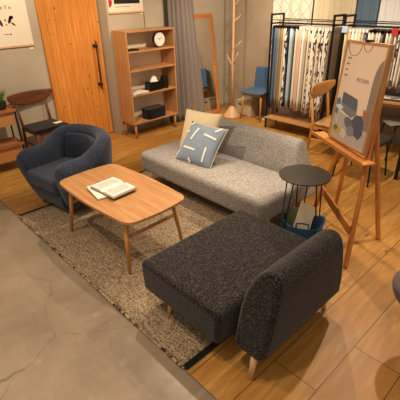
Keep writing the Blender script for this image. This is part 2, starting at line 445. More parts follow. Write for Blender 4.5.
bm = B(); bb(bm, -.162, .162, -.118, .118, 0, .0022); o = obj('cover', bm, plain('brown cover', '#5a3326', .5), bk); o['label'] = 'dark brown cover'
# ---------------------------------------------------------------- sofas
def soft_box(x0, x1, y0, y1, z0, z1, n=10, puff=.012, rnd=.05):
    bm = B(); bb(bm, x0, x1, y0, y1, z0, z1)
    return bm
def sofa_back(x0, x1, side='y'):
    pass
def upholster(name, bm, mat, parent, bev=.05, amp=.006):
    o = obj(name, bm, mat, parent, bevel=bev, seg=5, angle=30)
    return o
sofa = thing('sofa', 'long light grey boucle armless sofa with a low backrest and rounded ends', 'sofa', (-2.46, 2.65, 0))
sx0, sx1 = -3.41+2.46, -1.66+2.46
def seat_mesh(x0, x1, y0, y1, z0, z1, taper=.02, puff=.012, nx=12, ny=8):
    """upholstered block: gridded box, slightly crowned top and bowed sides"""
    bm = B(); bb(bm, x0, x1, y0, y1, z0, z1)
    for v in bm.verts:
        if v.co.z < (z0+z1)/2:
            v.co.x += taper if v.co.x < (x0+x1)/2 else -taper
            v.co.y += taper if v.co.y < (y0+y1)/2 else -taper
    return bm
def back_mesh(x0, x1, y0, prof, lean=.03):
    """backrest: profile in (y,z) extruded along x, ends leaning in a little towards the top"""
    bm = B(); prism(bm, [(y0+p[0], p[1]) for p in prof], x0, x1, 'x')
    z0 = min(p[1] for p in prof); z1 = max(p[1] for p in prof); cx = (x0+x1)/2
    for v in bm.verts:
        k = (v.co.z-z0)/(z1-z0); v.co.x += (lean if v.co.x < cx else -lean)*k
    return bm
PROF_S = [(.02, .15), (.0, .18), (.0, .37), (.05, .46), (.11, .56), (.145, .615), (.175, .645), (.21, .663), (.25, .668), (.285, .66), (.31, .635), (.325, .59), (.33, .5), (.325, .30), (.305, .18), (.28, .15)]
PROF_C = [(.02, .15), (.0, .18), (.0, .40), (.012, .49), (.035, .565), (.06, .61), (.09, .642), (.125, .662), (.16, .668), (.19, .655), (.212, .62), (.222, .56), (.225, .45), (.222, .30), (.21, .18), (.19, .15)]
obj('seat', seat_mesh(sx0, sx1, 2.24-2.65, 2.98-2.65, .15, .385), M['grey'], sofa, bevel=.065, seg=6)
obj('backrest', back_mesh(-3.27+2.46, -1.69+2.46, 2.83-2.65, PROF_S, .20), M['grey'], sofa, bevel=.035, seg=5, angle=50)
for x in (-3.24, -1.72):
    for y in (2.40, 2.88):
        bm = B(); z = .0115 if y < 2.68 else 0
        rod(bm, (x+2.46, y-2.65, z), (x+2.46, y-2.65, .17), .014, .019, 14); obj('leg', bm, M['beech'], sofa, True)
# charcoal chair: same module, backrest towards +x
ch = thing('lounge_chair', 'charcoal boucle armless chair with a deep seat and backrest, nearest the camera', 'sofa', (-1.25, 1.58, 0), R(-90))
# local frame: +y local = world +x ; +x local = world -y
def wl(x, y): return (-(y-1.58), x+1.25)
obj('seat', seat_mesh(1.58-2.08, 1.58-1.09, -1.77+1.25, -1.06+1.25, .15, .385, .006), M['char'], ch, bevel=.035, seg=5)
obj('backrest', back_mesh(1.58-2.0, 1.58-1.165, -1.025+1.25, PROF_C, .11), M['char'], ch, bevel=.035, seg=5, angle=50)
for X, Y in ((-.88, 1.165), (-.885, 1.94), (-1.58, 1.16), (-1.58, 1.98)):
    a, b_ = wl(X, Y); bm = B(); z = .0115 if X < -1.165 else 0
    rod(bm, (a, b_, z), (a+(.03 if a > 0 else -.03)*-1, b_, .17), .014, .021, 14); obj('leg', bm, M['pale'], ch, True)
# ---------------------------------------------------------------- pillows
def pillow(w, h, th, n=22):
    bm = B()
    def f(sg):
        def g(u, v):
            a, b = 2*u-1, 2*v-1
            k = max(0, (1-abs(a)**2.6))*max(0, (1-abs(b)**2.6))
            pin = 1-.07*(1-abs(b)**2) if abs(a) > 0 else 1
            x = a*w/2*(1-.06*(1-b*b)*abs(a)**3); z = b*h/2*(1-.06*(1-a*a)*abs(b)**3)
            y = sg*(th/2*k**.55+.004*noise.noise(Vector((a*3, b*3, sg)))*k)
            return (x, y, z)
        return g
    grid(bm, n, n, f(1)); grid(bm, n, n, f(-1)); bmesh.ops.remove_doubles(bm, verts=bm.verts, dist=.0005); return bm
def place(o, loc, yaw, tilt, roll):
    ex = Vector((math.cos(yaw), math.sin(yaw), 0)); ey = Vector((-math.sin(yaw), math.cos(yaw), 0))
    up = ey*math.sin(tilt)+Vector((0, 0, 1))*math.cos(tilt)
    x2 = ex*math.cos(roll)+up*math.sin(roll); u2 = up*math.cos(roll)-ex*math.sin(roll)
    y2 = u2.cross(x2)
    m = Matrix((x2, y2, u2)).transposed().to_4x4(); m.translation = loc; o.matrix_world = m
yp = obj('throw_pillow', pillow(.45, .45, .13), M['cream_f'], smooth=True)
tag(yp, 'plain cream square pillow behind the blue pillow on the grey sofa', 'pillow')
place(yp, (-2.92, 2.73, .595), .27, .40, -.02)
bp = obj('throw_pillow', pillow(.45, .45, .12), fabric('dusty blue linen', '#74869a', '#8797aa', '#9aa9b9', 260, bs=.2), smooth=True)
tag(bp, 'dusty blue square pillow with scattered white bars on the grey sofa', 'pillow')
place(bp, (-2.725, 2.555, .545), .19, .72, -.05)
def py_(x, z, w=.45, th=.12):
    a, b = 2*x/w, 2*z/w; k = max(0, (1-abs(a)**2.6))*max(0, (1-abs(b)**2.6)); return -(th/2*k**.55+.004)
for i, (x, z, ang, L) in enumerate([(-.192, .096, 10, .05), (-.086, .084, 76, .14), (.10, .092, -8, .15), (-.077, -.077, -3, .15), (.117, -.10, 94, .15), (.15, .185, 50, .075), (-.18, .19, 50, .05), (-.03, -.19, -45, .05), (-.205, -.15, 72, .07)]):
    bm = B(); c, s = math.cos(R(ang)), math.sin(R(ang)); n = 10; prev = None
    for k in range(n+1):
        t = (k/n-.5)*L; q = []
        for ww in (-.010, .010):
            X, Z = x+c*t-s*ww, z+s*t+c*ww; q.append(bm.verts.new((X, py_(X, Z), Z)))
        if prev: bm.faces.new((prev[0], prev[1], q[1], q[0]))
        prev = q
    obj('white_bar', bm, M['white'], bp)
bm = B(); n = 60; pts = []
for k in range(n+1):
    t = k/n*4; e = int(min(t, 3.999)); f = t-e; f2 = 2*f-1
    ins = .06*(1-f2*f2)
    s_ = .225
    p = {0: (f2*s_, -s_*(1-ins)), 1: (s_*(1-ins), f2*s_), 2: (-f2*s_, s_*(1-ins)), 3: (-s_*(1-ins), -f2*s_)}[e]
    pts.append((p[0], 0, p[1]))
tube(bm, pts, .004, 6); o = obj('piping', bm, M['cream_f'], bp, True); o['label'] = 'cream piping around the edge'
# ---------------------------------------------------------------- side table
st = thing('side_table', 'small round black side table on wire legs behind the charcoal chair', 'table', (-1.50, 2.545, 0), R(35))
bm = B(); lathe(bm, [(.002, .592), (.200, .592), (.205, .596), (.205, .603), (.203, .606), (.002, .606)], 48)
obj('tabletop', bm, M['blackm'], st, smooth=False, bevel=.002)
for k in range(3):
    a = R(-150+120*k); bm = B()
    q = [Vector((rr*math.cos(a+s*w_), rr*math.sin(a+s*w_), zz)) for rr, s, w_, zz in ((.135, -1, .36, .594), (.175, -1, .13, .008), (.175, 1, .13, .008), (.135, 1, .36, .594))]
    tube(bm, q, .0055)
    obj('leg', bm, M['black'], st, True)
# bag with brochures
bag = thing('storage_bag', 'denim blue fabric bag holding brochures on the floor under the side table', 'bag', (-1.50, 2.60, 0), R(30))
bm = B()
def bagf(u, v):
    a = 2*math.pi*u; r = 1+.06*math.sin(3*a)*v
    x = .17*math.copysign(abs(math.cos(a))**.6, math.cos(a))*(.85+.2*v)*r; y = .11*math.copysign(abs(math.sin(a))**.6, math.sin(a))*(.8+.3*v)*r
    return (x, y, .003+.15*v+.015*math.sin(2*a+1)*v)
v = grid(bm, 40, 8, bagf, closed=True); bm.faces.new([q[0] for q in v][::-1])
obj('bag_body', bm, M['denim'], bag, True, solid=.008)
bm = B(); tube(bm, [(-.05, -.125, .145), (-.05, -.15, .20), (0, -.16, .215), (.05, -.15, .20), (.05, -.125, .145)], .007); obj('handle', bm, M['denim'], bag, True)
def card(name, label, mat, loc, size, rot):
    o = obj(name, box(B(), (0, 0, 0), (size[0], .006, size[1])), mat, bevel=.001); o.location = loc; o.rotation_euler = rot; tag(o, label, 'brochure'); return o
card('brochure', 'folded cream brochure sticking out of the blue bag', M['cream'], (-1.51, 2.64, .16), (.15, .24), (R(-35), R(25), R(45)))
card('brochure', 'sage green brochure behind the cream one in the blue bag', M['green'], (-1.60, 2.60, .14), (.12, .18), (R(-30), R(-12), R(30)))
# ---------------------------------------------------------------- easel and framed poster
yaw = R(-31.5); EO = Vector((-1.35, 2.83, 0))
ea = thing('easel', 'orange-brown wooden folding easel holding a framed poster', 'easel', EO, yaw)
def leg(a, b, w=.036, h=.024, m='orange'):
    bm = B(); bar(bm, a, b, w, h, (0, 1, 0)); return obj('leg', bm, M[m], ea, bevel=.002)
leg((.492, -.14, .005), (.05, .215, 1.50)); leg((-.37, .02, .005), (-.07, .215, 1.50))
leg((-.398, .267, .005), (-.22, .25, 1.50)); leg((.204, .336, .005), (-.17, .25, 1.50))
bm = B(); bb(bm, -.40, .37, -.075, .035, .785, .80); bb(bm, -.40, .37, -.083, -.071, .785, .815); obj('tray', bm, M['orange'], ea, bevel=.002)
bm = B(); bar(bm, (-.32, .045, .27), (.40, -.095, .27), .016, .075, (0, 0, 1)); obj('crossbar', bm, M['orange'], ea, bevel=.002)
bm = B(); rod(bm, (-.20, .235, 1.45), (.06, .225, 1.45), .012); obj('hinge_pin', bm, M['black'], ea, True)
fp = thing('poster_frame', 'pale wooden framed pinkish furniture poster standing on the easel', 'picture', (0, 0, 0))
place(fp, Vector((-1.350, 2.816, .8185)), -.554, .092, .029)
fw, fh, ft, fd = .52, .76, .018, .035
for nm, dims in (('frame_rail', (-fw/2, fw/2, 0, fd, 0, ft)), ('frame_rail', (-fw/2, fw/2, 0, fd, fh-ft, fh)), ('frame_stile', (-fw/2, -fw/2+ft, 0, fd, ft, fh-ft)), ('frame_stile', (fw/2-ft, fw/2, 0, fd, ft, fh-ft))):
    x0, x1, y0, y1, z0, z1 = dims; obj(nm, bb(B(), x0, x1, y0, y1, z0, z1), M['oak_z' if 'stile' in nm else 'oak'], fp, bevel=.002)
x0, x1, z0, z1 = -fw/2+ft, fw/2-ft, ft, fh-ft
ps = obj('poster', bb(B(), x0, x1, .008, .030, z0, z1), plain('blush paper', '#f0d8be', .6), fp)
LAY = [0]
def flat(name, pts, col):
    LAY[0] += 1; y = .0076-.0002*LAY[0]
    bm = B(); prism(bm, [(min(max(p[0], x0), x1), min(max(p[1], z0), z1)) for p in pts], y, .0079, 'y')
    return obj(name, bm, plain('print '+name+str(LAY[0]), col, .6), ps)
flat('printed_floor', [(x0, .245), (x1, .165), (x1, z0), (x0, z0)], '#bdb7af')
arch = [(.165, .165), (.165, .50)]+[(.165+.10*(1-math.cos(R(t))), .50+.17*math.sin(R(t))) for t in range(0, 100, 10)]+[(x1, .67), (x1, .165)]
flat('printed_arch', arch, '#938378')
flat('printed_sofa', [(-.17, .375), (-.155, .385), (.03, .362), (.045, .345), (.06, .25), (.0, .215), (-.02, .235), (-.16, .25)], '#636a79')
flat('printed_sofa_seat', [(-.155, .30), (.05, .275), (.06, .25), (.0, .215), (-.16, .25)], '#7f838d')
flat('printed_curtain', [(-.235, .32), (-.20, .335), (-.175, .31), (-.18, .20), (-.235, .21)], '#5d84ad')
flat('printed_side_table', [(-.18+.05*math.cos(R(t)), .265+.018*math.sin(R(t))) for t in range(0, 360, 20)], '#e2dcd4')
flat('printed_table_leg', [(-.185, .25), (-.178, .25), (-.178, .14), (-.185, .14)], '#e2dcd4')
flat('printed_pot', [(.135, .31), (.195, .30), (.185, .20), (.15, .20)], '#b5745a')
flat('printed_chair_back', [(.02, .20), (.06, .25), (.13, .26), (.175, .22), (.185, .13), (.15, .085), (.09, .10), (.065, .15)], '#565c70')
flat('printed_chair_seat', [(-.075, .20), (-.04, .215), (.02, .205), (.06, .15), (.03, .115), (-.03, .13), (-.07, .165)], '#697083')
flat('printed_chair_front', [(-.03, .135), (.045, .165), (.09, .10), (.02, .075), (-.015, .09)], '#8b8b92')
flat('printed_bowl', [(-.16+.07*math.cos(R(t)), .09+.032*math.sin(R(t))) for t in range(0, 360, 20)], '#c6a94c')
flat('printed_fruit', [(-.175+.028*math.cos(R(t)), .10+.022*math.sin(R(t))) for t in range(0, 360, 30)], '#5f7d4a')
flat('printed_table_foot', [(-.09, .11), (.0, .09), (-.03, .045), (-.10, .06)], '#cfc9bd')
def arc(cx, cz, r, a0, a1, wd=.003):
    o_ = [(cx+r*math.cos(R(a)), cz+r*math.sin(R(a))) for a in range(a0, a1+1, 10)]; i_ = [(cx+(r-wd)*math.cos(R(a)), cz+(r-wd)*math.sin(R(a))) for a in range(a1, a0-1, -10)]
    flat('printed_curve', o_+i_, '#8d7b6a')
arc(-.14, .742, .09, 180, 360); arc(.02, .742, .05, 180, 360)
text('lettering', 'AD SOFA', .038, M['inkgrey'], ps, (.045, .006, .485), (R(90), 0, 0), .0004)
for k in range(4): flat('printed_small_line', [(-.205, .63-.042*k), (-.205+(.045, .035, .03, .034)[k], .63-.042*k), (-.205+(.045, .035, .03, .034)[k], .640-.042*k), (-.205, .640-.042*k)], '#857f78')
bm = B(); bb(bm, -.012, .03, -.006, .04, fh-.004, fh+.014); o = obj('clip', bm, M['blackp'], fp, bevel=.002); o['label'] = 'small black clip on the top edge'
# ---------------------------------------------------------------- armchair (navy tub)
ac = thing('armchair', 'navy blue wool tub armchair with curved arms beside the coffee table', 'armchair', (-3.575, 1.515, 0), R(9))
def shell():
    """U shaped arm and back: sweep a rounded section along a horseshoe path"""
    bm = B(); path = []
    W2, Dp = .33, .33
    n = 34
    for i in range(n+1):
        t = i/n
        # horseshoe from left arm front (-x,-y) round the back to right arm front
        a = math.pi*(1.0-t)   # pi..0
        s = t*3
        if t < .28: k = t/.28; p = (-W2+.01, -.31+k*.35); 
        elif t > .72: k = (1-t)/.28; p = (W2-.01, -.31+k*.35)
        else:
            k = (t-.28)/.44; an = math.pi*(1-k); p = (W2*math.cos(an), .04+.27*math.sin(an)**.9)
        path.append((Vector((p[0], p[1], 0)), t))
    rings = []
    for i, (p, t) in enumerate(path):
        d = (path[min(i+1, n)][0]-path[max(i-1, 0)][0]).normalized(); out = Vector((-d.y, d.x, 0))
        # out points to the left of travel -> outside of horseshoe
        c = math.sin(math.pi*min(1, max(0, (t-.20)/.60)))
        q_ = min(1, max(0, (min(t, 1-t)-.22)/.16)); c = q_*q_*(3-2*q_)
        top = .575+.135*c
        front = min(t, 1-t)
        th = .094-.018*c
        if front < .05: top -= .035*(1-front/.05)**2
        zb = .065
        flare = .085*(1-.5*c)
        sec = []
        prof = [(-th*.9, zb), (th*.9-flare, zb), (th*1.05-flare*.55, .2), (th*1.12-.008, .34), (th*1.12, top-.12), (th*1.0, top-.05), (th*.6, top-.01), (0, top+.004), (-th*.6, top-.014), (-th*.98, top-.055), (-th, top-.13), (-th, .35), (-th*.95, .2)]
        lean = .05*c
        for a_, z in prof:
            q = p+out*(a_+lean*(z-.1)/.6); rk = .09*max(0, 1-front/.12)*max(0, 1-z/.42); sec.append(bm.verts.new((q.x, q.y+rk, z)))
        rings.append(sec)
    m = len(rings[0])
    for a, b in zip(rings, rings[1:]):
        for k in range(m): bm.faces.new((a[k], a[(k+1) % m], b[(k+1) % m], b[k]))
    for rg, sg in ((rings[0], -1), (rings[-1], -1)):
        # bulging end caps
        c = Vector((0, 0, 0))
        for vv in rg: c += vv.co
        c /= m
        inner = [bm.verts.new(c+(vv.co-c)*.78+Vector((0, -.035, 0))) for vv in rg]
        for k in range(m): bm.faces.new((rg[k], rg[(k+1) % m], inner[(k+1) % m], inner[k]))
        bm.faces.new(inner)
    return bm
obj('arms_and_back', shell(), M['navy'], ac, sub=1)
bm = seat_mesh(-.255, .255, -.345, .25, .25, .395, 0); obj('seat_cushion', bm, M['navy'], ac, bevel=.045, seg=5)
bm = seat_mesh(-.27, .27, -.315, .26, .065, .249, .045); obj('seat_base', bm, M['navy'], ac, bevel=.025)
bm = B(); 
def bkp(u, v):
    a = 2*u-1; b = v
    return (a*.235, .215+.055*b-.03*(1-a*a)*math.sin(math.pi*b)-.085*a*a, .38+.265*b)
grid(bm, 12, 8, bkp); obj('back_cushion', bm, M['navy'], ac, solid=.05, sub=2)
for x, y in ((-.235, -.215), (.235, -.215), (-.24, .24), (.24, .24)):
    z = .0
    wx = -3.575+x*math.cos(R(9))-y*math.sin(R(9)); wy = 1.515+x*math.sin(R(9))+y*math.cos(R(9))
    if wx > RX0-.02: z = .0115
    bm = B(); rod(bm, (x, y, z), (x*.97, y*.97, .09), .012, .017); obj('leg', bm, M['walnut_z'], ac, True)
# ---------------------------------------------------------------- bookshelf
bs = thing('bookshelf', 'pale oak open bookshelf standing on legs against the left wall', 'shelf', (-4.86, 3.505, 0))
bx0, bx1, by0, by1 = -.165, .165, -.42, .42
for y in (by0+.009, by1-.009):
    obj('side_panel', bb(B(), bx0, bx1, y-.009, y+.009, .215, 1.48), M['oak_z'], bs, bevel=.001)
SH = [1.47, 1.215, .965, .63, .225]
SHZ = []
for i, z in enumerate(SH):
    nm = 'top' if i == 0 else ('bottom_panel' if i == 4 else 'shelf')
    a, b_ = (by0+.0185, by1-.0185); x1_ = bx1
    obj(nm, bb(B(), bx0+.006, x1_, a, b_, z-.01, z+.01), M['oak_y'], bs, bevel=.001); SHZ.append(z+.01)
obj('back_panel', bb(B(), bx0, bx0+.005, by0+.019, by1-.019, .216, 1.479), plain('cream back panel', '#efe3cb', .7), bs)
for x, y in ((.13, -.38), (.13, .38), (-.13, -.38), (-.13, .38)):
    bm = B(); rod(bm, (x, y, 0), (x, y, .214), .015, .019, 14); obj('leg', bm, M['oak_z'], bs, True)
bm = B(); bb(bm, -.14, .14, -.395, -.37, .18, .214); bb(bm, -.14, .14, .37, .395, .18, .214); obj('leg_rail', bm, M['oak'], bs)
BX, BY = -4.87, 3.49
# clock
ck = thing('clock', 'round white desk clock with black rim on the top shelf of the bookshelf', 'clock', (-4.78, 3.70, SHZ[1]), R(0))
bm = B(); rod(bm, (-.02, 0, .108), (.018, 0, .108), .105, seg=48); obj('case', bm, M['blackp'], ck, bevel=.004)
bm = B(); rod(bm, (.018, 0, .108), (.021, 0, .108), .092, seg=48); dl = obj('dial', bm, M['white'], ck)
bm = B()
for k in range(12):
    a = R(30*k); rod(bm, (.0215, .08*math.sin(a), .108+.08*math.cos(a)), (.0215, .072*math.sin(a), .108+.072*math.cos(a)), .0025, seg=6)
obj('hour_marks', bm, M['ink'], dl)
for nm, a, L, r in (('hour_hand', -58, .045, .0035), ('minute_hand', 52, .068, .0025)):
    bm = B(); rod(bm, (.0225, 0, .108), (.0225, L*math.sin(R(a)), .108+L*math.cos(R(a))), r, r*.5, 8); obj(nm, bm, M['ink'], dl)
tag(obj('tray', bb(B(), -4.86, -4.73, 3.12, 3.31, SHZ[1]+.0005, SHZ[1]+.02), M['blackp'], bevel=.004), 'flat black tray at the left end of the top shelf', 'tray')
for k in range(2):
    o = obj('booklet', bb(B(), -.09, .09, -.13, .13, 0, .009), M['white'], bevel=.001); o.location = (-4.80+.01*k, 3.26+.015*k, SHZ[3]+.0005+.0095*k); o.rotation_euler.z = R(4+9*k)
    tag(o, ('lower', 'upper')[k]+' of the two white booklets stacked on the third shelf', 'booklet')
tb = thing('tissue_box', 'black tissue box with cream tissue on the third shelf of the bookshelf', 'tissue box', (-4.79, 3.56, SHZ[3]+.0005), R(3))
obj('case', bb(B(), -.065, .065, -.125, .125, 0, .125), M['blackp'], tb, bevel=.006)
bm = B()
def tis(u, v):
    a = 2*math.pi*u; r = .05*(1-v)**.7+.012; return (r*.7*math.cos(a)*(1+.3*math.sin(3*a)), r*1.3*math.sin(a)*(1+.25*math.cos(2*a)), .123+.075*v+.012*math.sin(3*a)*(v))
v_ = grid(bm, 20, 6, tis, closed=True); obj('tissue', bm, M['white'], tb, True)
cn = thing('canister', 'black ribbed canister beside the tissue box on the third shelf', 'canister', (-4.80, 3.77, SHZ[3]+.0005))
bm = B(); lathe(bm, [(.001, 0), (.058, 0), (.06, .004)]+[(.06-.002*(k % 2), .01+.012*k) for k in range(12)]+[(.056, .16), (.001, .16)], 28); obj('body', bm, M['blackp'], cn)
bm = B(); lathe(bm, [(.001, .161), (.05, .161), (.052, .166), (.05, .172), (.001, .174)], 28); obj('lid', bm, M['blackp'], cn)
cs = thing('storage_case', 'black rectangular carrying case on the bottom shelf of the bookshelf', 'case', (-4.80, 3.53, SHZ[4]+.0005), R(4))
bm = B(); prism(bm, super_ell(.20, .36, 6, 48), 0, .105); obj('case_body', bm, M['black_f'], cs, bevel=.008)
bm = B(); prism(bm, super_ell(.205, .365, 6, 48), .108, .15); obj('lid', bm, M['black_f'], cs, bevel=.012)
# ---------------------------------------------------------------- posters on the left wall
def wall_poster(y0, y1, zb, zt, X, label):
    t = thing('wall_poster', label, 'poster', (X, (y0+y1)/2, zb)); w2 = (y1-y0)/2; h_ = zt-zb
    sh = obj('paper_sheet', bb(B(), .0, .012, -w2, w2, 0, h_), plain('poster paper', '#e0d6c2', .8), t)
    o = obj('bottom_rail', bb(B(), 0, .02, -w2-.003, w2+.003, -.022, -.0005), M['pale'], t, bevel=.002)
    return t, sh
t1, s1 = wall_poster(1.52, 2.085, 1.385, 2.25, XW+.001, 'white wall poster with small black bird-like drawings, above the walnut chair')
def blob(sh, pts, mat, nm='printed_figure', x=.0125):
    bm = B(); prism(bm, pts, x, x+.0006, 'x'); return obj(nm, bm, mat, sh)
def ell(cy, cz, ry, rz_, rot=0):
    return [(cy+ry*math.cos(R(t))*math.cos(rot)-rz_*math.sin(R(t))*math.sin(rot), cz+ry*math.cos(R(t))*math.sin(rot)+rz_*math.sin(R(t))*math.cos(rot)) for t in range(0, 360, 24)]
# local y: right end = +.27
for k, (cy, cz, ry, rz_, ro) in enumerate([(-.06, .265, .017, .05, .35), (-.085, .30, .022, .02, -.4), (.055, .285, .017, .045, -.5), (.075, .31, .028, .02, .3), (.0, .285, .009, .012, .3), (.005, .235, .011, .006, 0), (.03, .13, .011, .008, 0), (-.02, .13, .028, .003, 0)]):
    blob(s1, ell(cy, cz, ry, rz_, ro), M['ink'])
for k in range(4): blob(s1, [(.06+.008*k, .255-.012*k+.01*k), (.085+.008*k, .225-.002*k), (.089+.008*k, .228-.002*k), (.064+.008*k, .26-.002*k)], M['ink'])
text('lettering', 'e Y e', .06, M['ink'], s1, (.0126, .035, .40), (R(90), 0, R(90)), .0004)
t2, s2 = wall_poster(3.085, 3.66, 1.705, 2.3, XF+.001, 'cream wall poster with red mark and black band, above the bookshelf')
t2.scale.z = 1
blob(s2, [(-.275, .055), (-.25, .06), (-.225, .09), (-.22, .14), (-.275, .15)], M['red'], 'printed_mark')
blob(s2, [(-.19, .095), (.23, .095), (.23, .25), (-.19, .25)], M['ink'], 'printed_band')
blob(s2, [(-.19, .055), (.06, .055), (.06, .062), (-.19, .062)], M['inkgrey'], 'printed_line')
for (y, z, X, lb) in ((2.05, 1.335, XW, 'small white price card below the bird poster'), (3.63, 1.672, XF, 'small white price card below the cream poster')):
    tag(obj('price_card', bb(B(), X+.0005, X+.004, y-.022, y+.022, z-.012, z+.012), M['white']), lb, 'card')
bm = B(); tube(bm, [(XF+.006, 3.665, 2.5), (XF+.006, 3.665, 1.0)], .003, 6); tag(obj('hanging_wire', bm, M['black'], None, True), 'thin dark wire hanging down the wall behind the bookshelf', 'wire')
# ---------------------------------------------------------------- curtain
bm = B(); CN = 150
def cf(u, v):
    y = 3.99+(.42+.19*(1-v))*u; amp = .045*(1-.5*u*(1-v))
    x = -4.92+.15*(1-v)*u**2+amp*math.sin(u*2*math.pi*6)+.012*math.sin(u*31+2)+.01*math.sin(v*3+u*9)
    return (x, y, .02+2.55*v)
grid(bm, CN, 24, cf); cur = obj('curtain', bm, M['curt'], None, True, solid=.006); tag(cur, 'taupe floor-length curtain gathered in folds between bookshelf and mirror', 'curtain')
# ---------------------------------------------------------------- mirror
mi = thing('floor_mirror', 'tall mirror in an orange pine frame leaning on the left wall', 'mirror', (0, 0, 0))
mw, mh = .64, 1.62
place(mi, Vector((-4.815, 4.715, .002)), R(91), R(7.0), R(.3))
fwid = .062
for nm, dims, mt in (('frame_rail', (-mw/2, mw/2, 0, .03, 0, fwid), 'pinex'), ('frame_rail', (-mw/2, mw/2, 0, .03, mh-fwid, mh), 'pinex'), ('frame_stile', (-mw/2, -mw/2+fwid, 0, .03, fwid, mh-fwid), 'pinez'), ('frame_stile', (mw/2-fwid, mw/2, 0, .03, fwid, mh-fwid), 'pinez')):
    if mt not in M: M[mt] = wood('mirror frame '+mt, '#a9672c', '#cf8c46', 0 if mt == 'pinex' else 2)
    x0, x1, y0, y1, z0, z1 = dims; obj(nm, bb(B(), x0, x1, y0, y1, z0, z1), M[mt], mi, bevel=.002)
obj('mirror_glass', bb(B(), -mw/2+fwid, mw/2-fwid, .012, .018, fwid, mh-fwid), M['mirror'], mi)
# ---------------------------------------------------------------- coat stand
cs = thing('coat_stand', 'pale wooden tree-shaped coat stand with a cone base in the corner', 'coat stand', (-4.47, 4.95, 0))
bm = B(); lathe(bm, [(.001, 0), (.14, 0), (.146, .012), (.13, .04), (.045, .165), (.034, .185), (.001, .19)], 40); obj('base', bm, M['pale'], cs, bevel=.003)
bm = B(); tube(bm, [(0, 0, .18), (0, 0, .9), (.004, 0, 1.5), (.0, 0, 2.1)], [.024, .021, .018, .014], 14); obj('pole', bm, M['pale'], cs, True)
for z, dx, dy, dz in ((.835, -.13, .0, .17), (.86, .13, -.02, .21), (1.10, .15, .02, .13), (1.72, .11, .03, .12), (1.50, .05, .12, .10)):
    bm = B(); tube(bm, [(0, 0, z), (dx*.5, dy*.5, z+dz*.45), (dx, dy, z+dz)], [.011, .009, .006], 8); obj('branch_hook', bm, M['pale'], cs, True)
# ---------------------------------------------------------------- blue chair
def shell_chair(name, label, mat, legmat, loc, rz, metal=False, hh=.80):
    t = thing(name, label, 'chair', loc, rz); 
    bm = B()
    def f(u, v):   # u across, v along seat to back
        a = 2*u-1; s = v
        if s < .5: k = s/.5; y = -.22+.40*k; z = .455-.012*math.sin(math.pi*k)-.02*(1-min(1, k*5))**2+.012*a*a
        else:
            k = (s-.5)/.5; y = .18+.055*k-.02*a*a*k; z = .455+.02*k+(hh-.475)*k**1.1
        w_ = .215 if s < .42 else .215-.03*min(1, (s-.42)/.15)
        return (a*w_*(1-.05*(1-min(1, (1-s)*8))), y, z)
    grid(bm, 13, 21, f); obj('seat_shell', bm, mat, t, solid=.022, sub=2)
    for sx in (-1, 1):
        for sy in (-1, 1):
            bm = B()
            if metal: tube(bm, [(sx*.20, sy*.20, .004), (sx*.15, sy*.13, .43)], .009)
            else: rod(bm, (sx*.19, sy*.20+.0, 0), (sx*.165, sy*.16, .435), .012, .018, 12)
            obj('leg', bm, legmat, t, True)
    bm = B()
    if metal:
        for sx in (-1, 1): tube(bm, [(sx*.15, -.13, .425), (sx*.15, .13, .425)], .008)
        for sy in (-1, 1): tube(bm, [(-.15, sy*.13, .425), (.15, sy*.13, .425)], .008)
        tube(bm, [(-.178, -.17, .2), (.178, -.17, .2)], .006)
    else: bb(bm, -.165, .165, -.17, -.145, .39, .43); bb(bm, -.165, .165, .145, .17, .39, .43); bb(bm, -.175, -.15, -.145, .145, .39, .43); bb(bm, .15, .175, -.145, .145, .39, .43)
    obj('seat_frame', bm, legmat, t)
    return t
shell_chair('dining_chair', 'blue felt chair with pale wooden legs in front of the back wall', M['blue_f'], M['beech'], (-4.12, 5.19, 0), R(7), hh=.80)
sb = thing('storage_box', 'beige storage box with a hand hole on the floor under the blue chair', 'box', (-4.37, 5.22, 0), R(2))
obj('box_body', bb(B(), -.17, .17, -.10, .10, .001, .23), M['box'], sb, bevel=.004)
obj('lid', bb(B(), -.173, .173, -.103, .103, .231, .255), M['box'], sb, bevel=.004)
bm = B(); prism(bm, super_ell(.09, .025, 3, 24), 0, .002); o = obj('hand_hole', bm, M['ink'], sb); o.rotation_euler.x = R(90); o.location = (-.06, -.1005, .19); o['label'] = 'dark oval hand hole'
pl = obj('plug_adapter', box(B(), (0, 0, .018), (.05, .035, .034)), M['white'], bevel=.005); pl.location = (-3.90, 5.12, 0); tag(pl, 'small white plug adapter on the floor by the blue chair leg', 'adapter')
bm = B(); tube(bm, [(-4.6+.06*k, 5.15+.05*math.sin(k*1.1), .007) for k in range(11)], .006, 6); tag(obj('cable', bm, M['black'], None, True), 'black cable lying on the floor behind the sofa', 'cable')
# ---------------------------------------------------------------- sample racks
def rack(X0, X1, label):
    t = thing('garment_rack', label, 'rack', (X0, 4.85, 0), 0, None); L = X1-X0
    ends = [0, L]
    for k, x in enumerate(ends):
        bm = B()
        bar(bm, (x, 0, 0), (x, 0, 1.63), .022, .022, (0, 1, 0)); bar(bm, (x, .28, 0), (x, .28, 1.63), .022, .022, (0, 1, 0))
        bb(bm, x-.011, x+.011, -.011, .291, 1.61, 1.635); bb(bm, x-.011, x+.011, -.011, .291, .15, .17); bb(bm, x-.011, x+.011, -.011, .291, 1.50, 1.52)
        obj('end_frame', bm, M['black'], t, bevel=.001)
    bm = B(); rod(bm, (0, .14, 1.51), (L, .14, 1.51), .011); obj('hanging_rail', bm, M['black'], t, True)
    bm = B(); rod(bm, (0, .0, 1.555), (L, .0, 1.555), .006); rod(bm, (0, .28, 1.555), (L, .28, 1.555), .006); obj('top_rail', bm, M['black'], t, True)
    o = obj('base_shelf', bb(B(), .012, min(L-.012, 1.2 if X0 < -3 else .36), -.06, .30, .171, .19), M['oak'], t, bevel=.002); o['label'] = 'pale wooden base shelf'
    return t
